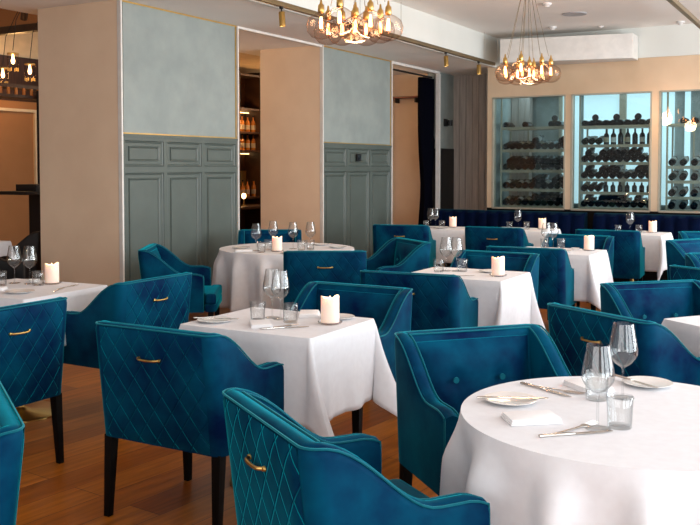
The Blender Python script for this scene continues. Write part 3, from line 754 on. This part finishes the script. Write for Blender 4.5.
for bi in range(3):
    x0, x1 = bays[bi]
    c = empty('wine_cabinet', ((x0+x1)/2, 13.0, 0)); h = (x1-x0)/2
    MB().box(-h, h, 0.05, 0.056, zb, zt).build('glass_pane', M['pane'], c)
    fr = MB()
    for s_ in (-1, 1): fr.box(s_*h-0.012, s_*h+0.012, -0.006, 0.125, zb, zt)
    fr.box(-h, h, -0.006, 0.124, zt-0.012, zt+0.006).box(-h, h, -0.006, 0.124, zb-0.012, zb+0.012)
    fr.build('door_frame', M['rack_metal'], c)
    for (ux, uy) in ((-h+0.07, 0.2), (h-0.05, 0.2), (-h+0.07, 0.62), (h-0.05, 0.62), (-h+0.36, 0.62)):
        MB().box(ux-0.012, ux+0.012, uy-0.012, uy+0.012, 0.0, 2.62 if uy < 0.5 and ux < 0 else 2.1).build('upright', M['rack_metal'], c)
    for ri, z in enumerate(rows[bi]):
        MB().box(-h+0.06, h-0.04, 0.19, 0.62, z-0.030, z-0.008).box(-h+0.06, h-0.04, 0.185, 0.197, z-0.036, z+0.006).build('shelf', M['rack_metal'], c)
    tag(c, 'glazed wine cabinet with pale bronze racks, %s of the three in view' % bname[bi], 'wine cabinet', 'wine cabinets in the back wall')
    cx = (x0+x1)/2
    for ri, z in enumerate(rows[bi]):
        nb = 10 if bi != 2 else 7
        gapx = (2*h-0.2)/(nb-1)
        grp = 'bottles on the %s shelf of the %s wine cabinet' % (ordn[ri], bname[bi])
        stand = (bi == 1 and ri in (1, 4))
        for k in range(nb):
            x = cx - h + 0.13 + k*gapx
            if bi == 0 and ri == 0 and k in (1, 2, 4, 5, 6, 9): continue
            if bi == 2 and ri == 0 and k in (0, 4): continue
            if bi == 1 and ri in (1, 4) and k < 3: stand_ = False
            else: stand_ = stand
            lb = 'wine bottle %s %s from left, %s shelf of the %s wine cabinet' % ('standing' if stand_ else 'lying', nth[k], ordn[ri], bname[bi])
            hh = z - 0.008
            if stand_ and (rows[bi][ri-1]-0.036-hh) > 0.2:
                kd = rng.choice(['white', 'tan', 'bare']) if ri == 1 else 'bare'
                sc_ = min(1.0, (rows[bi][ri-1]-0.04-hh)/0.31)
                o = bottle(kd, (x, 13.28, hh), (0, 0, rng.uniform(0, 6)), lb, grp); o.scale = (1, 1, sc_)
            elif stand_:
                o = bottle('bare', (x, 13.28, hh), (0, 0, 0), lb, grp); o.scale = (0.9, 0.9, 0.5)
            elif ri == 0:       # lying bottles, base out, a few tipped on the next
                o = bottle('bare', (x, 13.22, hh+0.050), (R(-90), 0, 0), lb, grp)
                if k % 3 == 1 and bi != 2: bottle('bare', (x+gapx*0.5, 13.24, hh+0.050+0.085), (R(-90), 0, R(14)), lb.replace('lying', 'stacked on others'), grp)
            else:
                kd = 'white' if (ri in (2, 3) or bi == 2) and rng.random() < 0.75 else rng.choice(['bare', 'green', 'tan'])
                # label seen on the shoulder: bottle tipped up on its rest, base towards the room
                o = bottle(kd, (x, 13.22, hh+0.057), (R(-78), 0, rng.uniform(-0.06, 0.06)), lb, grp)
                if ((bi == 0 and (k >= 4 or ri == 2)) or (bi == 1 and ri in (2, 3, 5))) and k < nb-1 and rng.random() < 0.75:
                    bottle(rng.choice(['bare', 'bare', 'white']), (x+gapx*0.5, 13.24, hh+0.057+0.082), (R(-78), 0, rng.uniform(-0.05, 0.05)), lb.replace('lying', 'stacked just above'), grp)

# ================================================================ CHANDELIERS
def chandelier(x, y, zc, pts, label, big=1.0):
    t = empty('globe_chandelier', (x, y, 3.42))
    MB().lathe([(0.0, 0.0), (0.10, 0.0), (0.10, -0.025), (0.09, -0.035), (0.0, -0.035)], 32).build('canopy', M['brass'], t, smooth=True)
    zc -= 3.42
    for i, (gx, gy, gz) in enumerate(pts):
        zz = zc+gz
        MB().tube([(gx*0.16, gy*0.16, -0.03), (gx*0.9, gy*0.9, zz+0.19)], 0.0022, 6).build('cable', M['bronze'], t)
        g = MB().lathe([(0.020, 0.115), (0.024, 0.100), (0.05, 0.088), (0.092, 0.058), (0.108, 0.012), (0.100, -0.035), (0.068, -0.072), (0.030, -0.086), (0.0, -0.088)], 28, (gx, gy, zz), caps=False).build('globe', M['globe'], t, smooth=True)
        MB().lathe([(0.0, 0.20), (0.006, 0.195), (0.010, 0.165), (0.022, 0.15), (0.024, 0.11), (0.018, 0.095), (0.0, 0.092)], 16, (gx, gy, zz)).build('socket', M['brass'], g, smooth=True)
        MB().lathe([(0.0, 0.092), (0.010, 0.085), (0.013, 0.06), (0.021, 0.02), (0.022, -0.01), (0.014, -0.03), (0.0, -0.036)], 14, (gx, gy, zz)).build('bulb', M['globe'], g, smooth=True)
        fm = MB()
        for q in range(4):
            a = q*PI/2+i; fm.tube([(gx+0.004*math.cos(a), gy+0.004*math.sin(a), zz+0.07), (gx+0.010*math.cos(a), gy+0.010*math.sin(a), zz+0.03), (gx+0.009*math.cos(a+0.5), gy+0.009*math.sin(a+0.5), zz-0.012)], 0.0042, 6)
        fm.build('filament', M['filament'], g, smooth=True)
    point('chandelier_glow', (0, 0, zc-0.12), 26, (1.0, 0.70, 0.42), 0.12, t)
    tag(t, label, 'chandelier', 'globe chandeliers')
ring = []
for k in range(7): ring.append((0.245*math.cos(2*PI*k/7+0.3), 0.245*math.sin(2*PI*k/7+0.3), 0.012*((k % 3)-1)))
for k in range(3): ring.append((0.10*math.cos(2*PI*k/3+1.1), 0.10*math.sin(2*PI*k/3+1.1), -0.03))
chandelier(-3.17, 5.67, 2.475, ring, 'nearer clear-globe chandelier, cut by the top edge')
chandelier(-3.06, 9.18, 2.46, ring, 'farther clear-globe chandelier hanging on long wires before the wine wall')

# ================================================================ TRACK AND SPOTS
def track(x, y0, y1, label, wires):
    t = empty('lighting_track', (x, (y0+y1)/2, 3.0)); c = (y0+y1)/2
    MB().box(-0.024, 0.024, y0-c, y1-c, -0.022, 0.022).build('rail', M['bronze'], t, bevel=0.003)
    for w in wires: MB().tube([(0, w-c, 0.02), (0, w-c, 0.42)], 0.002, 6).build('suspension_wire', M['bronze'], t)
    tag(t, label, 'track light rail')
track(-4.74, 1.0, 12.7, 'long dark bronze lighting track hanging along the left soffit', (6.0, 8.6, 9.6, 12.3))
track(-1.52, 2.0, 11.6, 'dark lighting track crossing the top right corner', (9.0,))
def make_spot():
    t = empty('brass_spotlight', (0,0,0))
    MB().lathe([(0.0, -0.022), (0.020, -0.022), (0.020, -0.04), (0.006, -0.045), (0.006, -0.075), (0.0, -0.075)], 16).build('mount', M['black'], t, smooth=True)
    MB().lathe([(0.0, -0.068), (0.026, -0.07), (0.030, -0.076), (0.030, -0.205), (0.026, -0.205), (0.024, -0.19), (0.0, -0.19)], 24).build('housing', M['brass'], t, smooth=True)
    MB().lathe([(0.0, -0.193), (0.022, -0.193), (0.022, -0.191), (0.0, -0.191)], 20).build('lens', M['led'], t, smooth=True)
    return t
def spot(x, y, tilt, label, key='spot'):
    o = place(key, make_spot, (x, y, 3.0), 0, label, 'spotlight', 'brass spotlights on the tracks'); o.rotation_euler = tilt
spot(-4.74, 5.45, (R(10), 0, 0), 'brass spotlight cut by the top edge, left of the nearer chandelier')
spot(-4.74, 7.07, (0, R(-4), R(10)), 'brass spotlight on the left track, just left of the nearer chandelier')
spot(-4.74, 8.35, (R(12), 0, 0), 'brass spotlight half hidden behind the nearer chandelier')
spot(-4.74, 10.92, (0, R(-3), 0), 'brass spotlight above the navy curtain')
spot(-4.74, 12.09, (0, R(-2), 0), 'brass spotlight at the far end of the left track')
spot(-1.52, 10.9, (R(16), R(-22), 0), 'brass spotlight on the right track, near the top right corner')
# ceiling fittings
def fitting(name, x, y, prof, mats, label, cat, grp=None):
    o = MB().lathe(prof, 32).build(name, mats, None, smooth=True, loc=(x, y, 3.42)); tag(o, label, cat, grp)
det = [(0.0, -0.045), (0.03, -0.045), (0.036, -0.03), (0.055, -0.022), (0.06, 0.0), (0.0, 0.0)]
SD = 'smoke detectors on the ceiling'
fitting('smoke_detector', -3.27, 10.52, det, M['plastic'], 'white smoke detector on the ceiling, above the farther chandelier', 'smoke detector', SD)
fitting('smoke_detector', -3.74, 12.3, det, M['plastic'], 'white smoke detector on the ceiling, just above the white bulkhead box', 'smoke detector', SD)
fitting('smoke_detector', -3.15, 12.6, [(a*0.7, b*0.5) for a, b in det], M['plastic'], 'smallest flat detector on the ceiling, right of the bulkhead detector', 'smoke detector', SD)
fitting('smoke_detector', -2.12, 12.7, det, M['plastic'], 'white smoke detector at the right edge of the ceiling', 'smoke detector', SD)
fitting('ceiling_speaker', -3.18, 11.4, [(0.0, -0.008), (0.13, -0.008), (0.15, -0.010), (0.155, 0.0), (0.0, 0.0)], plain('speaker_grille', (0.42, 0.42, 0.44, 1), 0.6), 'round flush grey ceiling speaker near the detectors', 'speaker')
# white casing over the wine wall
b = MB().add([(-4.5, 12.30, 2.965), (-2.72, 12.62, 2.965), (-2.72, 12.97, 2.965), (-4.5, 12.97, 2.965), (-4.5, 12.30, 3.30), (-2.72, 12.62, 3.30), (-2.72, 12.97, 3.30), (-4.5, 12.97, 3.30)],
             [(3,2,1,0),(4,5,6,7),(0,1,5,4),(1,2,6,5),(2,3,7,6),(3,0,4,7)])
tag(b.build('white_casing', M['white_trim'], None, bevel=0.006), 'long white boxed casing over the wine cabinets', 'casing')

# ================================================================ CURTAIN, SHELF, SCONCE, SWITCH
def curtain():
    t = empty('navy_curtain', (-6.03, 13.12, 0))
    vs = []; fs = []; n = 90
    for i in range(n+1):
        u = i/n; yb = (u-0.5)
        for j in range(13):
            v = j/12; z = 0.03 + 2.86*v
            pinch = 1-0.45*math.exp(-((z-1.15)/0.55)**2)
            y = yb*0.46*pinch; x = 0.06*math.sin(u*52+0.5*math.sin(z*2))*(0.6+0.4*pinch)
            vs.append((x, y, z))
    for i in range(n):
        for j in range(12): a = i*13+j; fs.append((a, a+13, a+14, a+1))
    c = MB().add(vs, fs).build('drape', M['curtain'], t, smooth=True)
    md = c.modifiers.new('thickness', 'SOLIDIFY'); md.thickness = 0.004
    MB().tube([(0, -1.45, 2.92), (0, 0.27, 2.92)], 0.014, 10).build('rail', M['black'], t)
    tag(t, 'gathered dark navy curtain hanging in the opening left of the grey wall', 'curtain')
curtain()
sh = empty('wall_shelf', (-6.5, 13.4, 2.60))
MB().box(-0.30, 0.34, -0.18, 0, 0.0, 0.028).build('board', M['red_wood'], sh, bevel=0.003)
for sx in (-0.15, 0.2): MB().box(sx-0.012, sx+0.012, -0.12, 0, -0.07, 0.0).build('bracket', M['black'], sh)
tag(sh, 'short red-brown wooden shelf high on the beige alcove wall beside the curtain', 'shelf')
sc1 = empty('wall_sconce', (XW+0.01, 13.55, 2.2))
MB().box(0.0, 0.03, -0.05, 0.05, -0.06, 0.06).build('plate', M['black'], sc1, bevel=0.004)
MB().lathe([(0.0, -0.05), (0.04, -0.05), (0.045, 0.04), (0.0, 0.045)], 20, (0.09, 0, 0.0)).build('shade', M['black'], sc1, smooth=True)
MB().tube([(0.02, 0, 0), (0.07, 0, 0)], 0.010, 8).build('arm', M['black'], sc1)
tag(sc1, 'small black wall lamp between the curtain and the grey cladding', 'wall lamp')
sw = empty('wall_thermostat', (XW+0.03, 10.60, 1.605))
MB().box(0.0, 0.02, -0.055, 0.055, -0.048, 0.048).build('case', M['black'], sw, bevel=0.004)
MB().box(0.02, 0.023, -0.035, 0.035, -0.03, 0.03).build('screen', M['bottle'], sw)
tag(sw, 'small black control box on the far green panelling', 'wall control')

# ================================================================ BAR SHELVES
bar = empty('bar_shelving', (-8.2, 11.0, 0))
MB().box(-0.30, -0.26, -1.5, 1.1, 0, 2.95).build('back_panel', M['dark_wood'], bar)
for y in (-1.5, -0.62, -0.02, 0.58, 1.07): MB().box(-0.26, 0.06, y, y+0.045, 0, 2.95).build('upright', M['dark_wood'], bar)
for z in (1.02, 1.74, 2.02, 2.38, 2.9): MB().box(-0.26, 0.04, -1.5, 1.1, z-0.03, z).build('shelf', M['dark_wood'], bar)
MB().box(-0.26, 0.45, -1.5, 1.1, 0.86, 0.9).build('counter', M['dark_wood'], bar, bevel=0.005)
for z in (1.68, 2.32): MB().box(-0.20, -0.18, -1.4, 1.05, z, z+0.012).build('light_strip', emis('warm_strip', (1.0, 0.60, 0.25, 1), 5), bar)
MB().box(-0.24, -0.235, -0.6, 0.58, 1.05, 1.42).build('mirror_tile', M['brass_soft'], bar)
tag(bar, 'dark wooden bar shelving with warm strip lights in the opening between the piers', 'shelving')
nb = 0
def spirit():
    t = empty('spirit_bottle', (0,0,0))
    MB().lathe([(0.0, 0.0), (0.035, 0.0), (0.037, 0.005), (0.037, 0.14), (0.028, 0.17), (0.012, 0.19), (0.012, 0.235), (0.0, 0.235)], 16).build('body', M['amber'], t, smooth=True)
    MB().lathe([(0.0377, 0.04), (0.0377, 0.11)], 16, caps=False).build('paper_label', M['label_tan'], t, smooth=True)
    MB().lathe([(0.0, 0.234), (0.014, 0.234), (0.014, 0.262), (0.0, 0.262)], 12).build('cap', M['black'], t, smooth=True)
    return t
nm = {2.02: 'upper', 1.74: 'middle', 1.02: 'low'}
for z in (2.02, 1.74, 1.02):
    for k in range(8):
        y = 10.52 + k*0.15 + 0.015*math.sin(k*3+z)
        if abs((y-11.0) % 0.6 - 0.0) < 0.05: y += 0.07
        place('spirit', spirit, (-8.27+0.03*math.sin(k*5), y, z), k, 'amber spirit bottle, %s from left on the %s shelf of the bar opening' % (nth[k], nm[z]), 'bottle', 'bottles on the %s bar shelf' % nm[z])
def make_bar_lamp():
    t = empty('bar_lamp', (0,0,0))
    MB().lathe([(0.0, 0.0), (0.05, 0.0), (0.05, 0.01), (0.008, 0.02), (0.008, 0.12), (0.0, 0.12)], 20).build('stand', M['brass'], t, smooth=True)
    MB().lathe([(0.0, 0.10), (0.028, 0.125), (0.034, 0.155), (0.022, 0.185), (0.0, 0.19)], 16).build('globe', M['filament'], t, smooth=True)
    return t
place('barlamp', make_bar_lamp, (-7.95, 10.85, 0.9), 0, 'small glowing globe lamp on the bar counter in the opening', 'lamp')

# ================================================================ LOUNGE THINGS AT THE LEFT EDGE
def pendant(x, y, z, label):
    t = empty('glass_pendant', (x, y, z))
    MB().tube([(0, 0, 0.2), (0.05, 0.01, 0.55), (0.30, 0.08, 1.0), (0.5, 0.2, 4.2-z)], 0.004, 6).build('cable', M['black'], t)
    MB().lathe([(0.062, 0.0), (0.062, 0.17)], 28, caps=False).build('shade', M['globe'], t, smooth=True)
    MB().lathe([(0.0, 0.17), (0.064, 0.17), (0.064, 0.155), (0.0, 0.155)], 28).build('collar', M['brass_soft'], t, smooth=True)
    MB().lathe([(0.0, 0.04), (0.016, 0.05), (0.023, 0.08), (0.015, 0.11), (0.010, 0.155), (0.0, 0.156)], 18).build('bulb', M['filament'], t, smooth=True)
    for k in range(6):
        a = k*PI/3; MB().tube([(0.055*math.cos(a), 0.055*math.sin(a), 0.0), (0.055*math.cos(a), 0.055*math.sin(a), -0.04)], 0.007, 6).build('drop', M['brass'], t)
    tag(t, label, 'pendant lamp', 'glass pendants over the lounge bar')
pendant(-8.57, 7.21, 2.63, 'glass cylinder pendant glowing brightest at the top left')
pendant(-8.74, 7.60, 2.555, 'glass cylinder pendant beside the near pier edge')
pendant(-9.34, 7.70, 2.55, 'glass cylinder pendant cut by the left edge')
rk = empty('hanging_bar_rack', (-8.92, 7.5, 2.44))
MB().box(-0.25, 0.0, -1.1, 0.75, 0.0, 0.045).build('upper_tray', M['dark_wood'], rk)
MB().box(-0.20, 0.05, -1.1, 0.75, -0.12, -0.085).build('lower_tray', M['dark_wood'], rk)
for y in (-0.9, -0.22, 0.7): MB().tube([(-0.1, y, 0.0), (-0.1, y, 1.76)], 0.014, 8).build('rod', M['brass'], rk)
for k in range(9): MB().lathe([(0.0, 0.0), (0.02, 0.0), (0.02, 0.085), (0.0, 0.085)], 10, (0.0, -0.3+0.115*k, -0.085)).build('jar', M['amber'], rk, smooth=True)
tag(rk, 'dark hanging rack with amber jars under the pendants, top left', 'rack')
sp = empty('black_spotlight', (-8.44, 7.29, 3.36))
MB().lathe([(0.0, 0.0), (0.04, 0.0), (0.04, -0.19), (0.0, -0.19)], 20).xf(Matrix.Rotation(R(35), 4, Vector((0.49, 0.87, 0))) @ Matrix.Translation((0, 0, 0))).build('housing', M['dark_wood'], sp, smooth=True)
MB().tube([(0, 0, -0.03), (0, 0, 0.84)], 0.010, 8).build('stem', M['dark_wood'], sp)
tag(sp, 'dark tilted spotlight at the top left, left of the beige pier', 'spotlight')
st = empty('dark_sideboard', (-8.75, 7.55, 0))
MB().box(-0.2, 0.25, -0.25, 0.30, 1.15, 1.19).build('counter', M['black'], st, bevel=0.004)
MB().box(-0.15, 0.2, -0.05, 0.30, 1.19, 1.27).build('tray', M['black'], st, bevel=0.004)
MB().box(-0.12, 0.12, 0.12, 0.24, 0.0, 1.15).build('support', M['black'], st)
tag(st, 'black stepped sideboard against the ochre lounge wall at the left', 'sideboard')
M['velvet'], M['quilt'], M['piping'], keep = M['black'], M['black'], M['black'], (M['velvet'], M['quilt'], M['piping'])  # lounge chairs coloured black, the room's darkness put into the material
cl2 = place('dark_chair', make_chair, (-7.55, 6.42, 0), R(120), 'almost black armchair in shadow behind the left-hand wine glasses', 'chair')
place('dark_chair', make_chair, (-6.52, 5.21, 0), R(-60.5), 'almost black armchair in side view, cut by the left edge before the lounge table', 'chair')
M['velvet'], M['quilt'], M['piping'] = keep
table(-7.52, 5.66, 0.33, 0.33, 10, False, 'in the lounge at the far left')
cloth_rect(-7.52, 5.66, 0.33, 0.33, 10, 0.14, 21, 'on the lounge table at the far left edge')
print('OBJECTS', len(bpy.data.objects))
